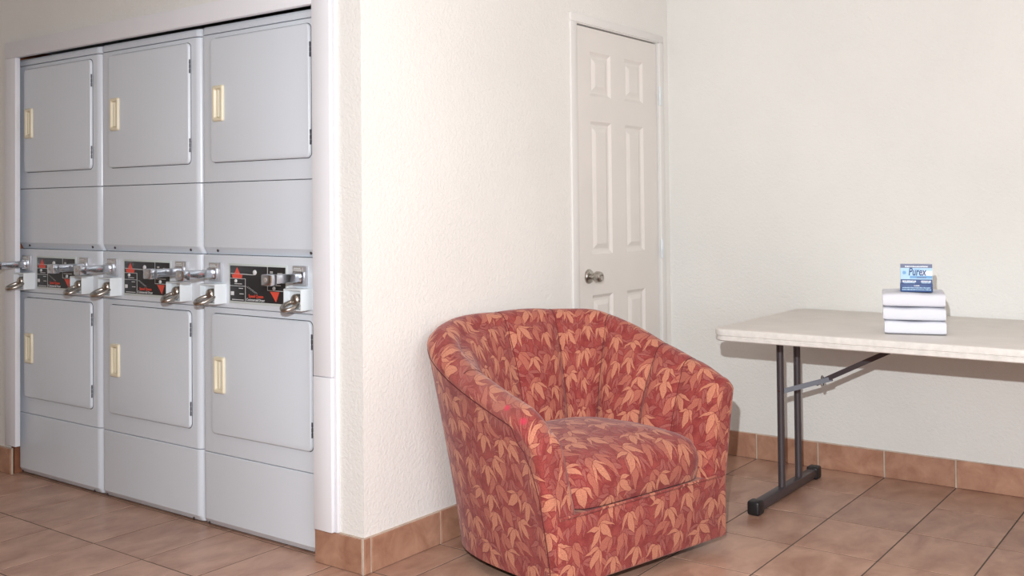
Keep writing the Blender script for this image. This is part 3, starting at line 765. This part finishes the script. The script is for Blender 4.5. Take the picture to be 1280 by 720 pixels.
# ------------------------------------------------------------------ folding table
def table():
    root = empty('folding_table', (-1.79, 3.745, 0), 0, 'long folding table with a worn cream top against the wall', 'table')
    Lx, Dy, H, TH = 2.44, .943, .737, .046
    def ring(d, z, r=.055):
        return [Vector((x, y, z)) for x, y in rrect(d, Lx-d, d, Dy-d, r, 6)]
    bm = bmesh.new()
    rings(bm, [ring(.012, H-TH), ring(.004, H-TH), ring(.001, H-TH+.003), ring(.001, H-.030), ring(.0035, H-.0285), ring(.0035, H-.026), ring(0, H-.024), ring(0, H-.007), ring(.002, H-.002)], cap=False)
    bm.faces.new([v for v in bm.verts][:len(ring(0, 0))]); 
    bmesh.ops.recalc_face_normals(bm, faces=bm.faces)
    rim = done('table_edge', bm, MAT['tedge'], root, 40)
    bm = bmesh.new(); rings(bm, [ring(.002, H-.012), ring(.002, H-.002), ring(.006, H)]); bmesh.ops.recalc_face_normals(bm, faces=bm.faces)
    done('tabletop', bm, MAT['ttop'], root, 40)
    for sx, xx in ((1, .130), (-1, Lx-.130)):
        y0, y1 = .105, .765; yc = (y0+y1)/2
        lf = empty('leg_frame', (0, 0, 0), parent=root)
        for yl in (.385, .575):
            bm = bmesh.new(); tube(bm, [(xx, yl, .03), (xx, yl, H-TH+.002)], .0148, 14); done('leg', bm, MAT['steel'], lf, 60)
        bm = bmesh.new(); box(bm, xx-.021, xx+.021, y0+.02, y1-.02, .012, .048, .006); done('foot_bar', bm, MAT['steel'], lf, 40)
        for a, b in ((y0-.022, y0+.035), (y1-.035, y1+.022)):
            bm = bmesh.new(); box(bm, xx-.026, xx+.026, a, b, 0, .056, .010, 3); done('foot_cap', bm, MAT['rubber'], lf, 40)
        # crossbar between legs + folding brace
        
        yb = .480
        def bar(p, q, wy, th):
            a, b = Vector(p), Vector(q); t = (b-a).normalized(); n = Vector((-t.z, 0, t.x))*th/2; yv = Vector((0, wy/2, 0))
            return [[a-n-yv, a+n-yv, a+n+yv, a-n+yv], [b-n-yv, b+n-yv, b+n+yv, b-n+yv]]
        A_, Bq = (xx+sx*.012, yb-.085, .445), (xx+sx*.185, yb, .500); Cq = (xx+sx*.53, yb, H-TH-.004)
        bm = bmesh.new(); rings(bm, bar(A_, Bq, .012, .022)); bmesh.ops.recalc_face_normals(bm, faces=bm.faces); done('brace_link', bm, MAT['steell'], lf)
        bm = bmesh.new(); rings(bm, bar((xx+sx*.12, yb, .474), Cq, .020, .020)); box(bm, xx+sx*.53-.03, xx+sx*.53+.03, yb-.02, yb+.02, H-TH-.006, H-TH)
        bmesh.ops.recalc_face_normals(bm, faces=bm.faces); done('brace', bm, MAT['steel'], lf)
        bm = bmesh.new(); c = Vector((xx+sx*.145, yb, .486)); tube(bm, [c+Vector((0, math.cos(t*math.pi/9)*.016, math.sin(t*math.pi/9)*.022)) for t in range(18)], .003, 6, closed=True)
        k = done('lock_clip', bm, MAT['chrome'], lf, 60); k['label'] = 'shiny sliding lock ring'
        bm = bmesh.new(); lathe(bm, (xx, .385-.014, .448), (0, -1, 0), [(0, .005), (.003, .004), (.0035, .001)], 8); done('rivet', bm, MAT['chrome'], lf)
table()

# ------------------------------------------------------------------ towels and detergent cartons
TA = R(17)
TO = Vector((-1.166, 3.915, .737))
def towel(z, h, lab, dx, W=.232, dp=.22, seed=0):
    bm = bmesh.new(); r = random.Random(seed)
    # folded cloth: a flat loop (three layers) seen along the fold, bevelled, with a slight sag
    ny = 15; nx = 19; rs = []
    for i in range(nx):
        u = i/(nx-1); x = u*W; e = max(0, abs(u-.5)-.46)/.04; sh = (1-min(1, e)**2)**.5
        ring = []
        for k in range(28):
            a = 2*math.pi*k/28; c, s = math.cos(a), math.sin(a)
            yy = dp/2+(dp/2)*math.copysign(abs(c)**.28, c)*(.985+.015*sh)
            zz = h/2+(h/2)*math.copysign(abs(s)**.38, s)*(.93+.07*sh)
            zz += (.0016*math.sin(x*38+seed)+.001*math.sin(yy*51+seed*2))*(1 if s > 0 else 0)
            ring.append(Vector((x, yy, zz)))
        rs.append(ring)
    rings(bm, rs); 
    # keep the base flat
    for v in bm.verts: v.co.z = max(v.co.z, 0.0005)
    bmesh.ops.recalc_face_normals(bm, faces=bm.faces)
    p = TO+Vector((math.cos(TA), math.sin(TA), 0))*dx+Vector((0, 0, z))
    o = done('folded_towel', bm, MAT['towel'], None, 60, p, TA)
    return tag(o, lab, 'towel', 'folded white towels stacked on the table')
towel(0.0005, .050, 'folded white towel lying directly on the table, lowest of the stack', .002, W=.214, seed=1)
towel(.0515, .050, 'folded white towel between the other two, middle of the stack', -.002, .217, seed=2)
towel(.1025, .053, 'folded white towel under the detergent boxes, topmost of the stack', -.003, .217, seed=5)
def carton(name, z, h, dp, lab, upright, dx=.061, W=.112):
    fwd = Vector((math.cos(TA), math.sin(TA), 0)); bk = Vector((-math.sin(TA), math.cos(TA), 0))
    root = empty(name, TO+fwd*dx+bk*.035+Vector((0, 0, z)), TA, lab, 'box', 'blue detergent boxes on the towels')
    bm = bmesh.new(); box(bm, 0, W, 0, dp, 0, h, .0012); done('carton', bm, MAT['blue' if not upright else 'carton'], root, 40)
    def strip(nm, x0, x1, z0, z1, m, y=-.0004):
        bm = bmesh.new(); box(bm, x0*W, x1*W, y, .001, z0*h, z1*h); return done(nm, bm, MAT[m], root)
    def words(y, spans, th, m):
        bm = bmesh.new()
        for a, b in spans:
            x = a
            while x < b-.004:
                ww = rng.uniform(.012, .028); box(bm, x*W, min(x+ww, b)*W, -.0012, .0, (y-th/2)*h, (y+th/2*rng.uniform(.7, 1.2))*h); x += ww+.010
        tag(done('small_print', bm, MAT[m], root), kind='stuff')
    if upright:
        strip('print_band', 0.005, .995, .80, .995, 'greyblue'); strip('print_band', .005, .995, .005, .225, 'blue')
        strip('print_band', .005, .995, .225, .80, 'sky'); strip('print_band', .62, .995, .42, .66, 'carton', -.0007)
        strip('print_band', .30, .995, .27, .40, 'midblue', -.0007)
        text('lettering', 'Purex', .041, MAT['blue'], root, .25*W, -.0012, .43*h, bold=.0009, shear=.18, width=.62)
        words(.87, [(.15, .86)], .07, 'carton'); words(.12, [(.06, .50), (.64, .95)], .09, 'carton'); words(.05, [(.10, .45), (.66, .93)], .05, 'sky')
        words(.32, [(.52, .80)], .07, 'greyblue'); words(.73, [(.42, .62)], .03, 'midblue')
        bm = bmesh.new(); poly(bm, [(W*(.125+.075*math.cos(t*math.pi/8)*(1 if t % 2 else .6)), h*(.56+.11*math.sin(t*math.pi/8)*(1 if t % 2 else .6))) for t in range(16)], -.0010, 0)
        done('burst_mark', bm, MAT['midblue'], root)
    else:
        words(.28, [(.05, .95)], .14, 'sky'); words(.52, [(.06, .93)], .14, 'sky'); words(.78, [(.42, .60)], .12, 'carton')
ZT = .1025+.0545
carton('detergent_box', ZT, .030, .075, 'blue detergent box lying flat on the top towel, under the other box', False)
carton('detergent_box', ZT+.0305, .074, .034, 'blue and white detergent box standing on top of the flat box', True)
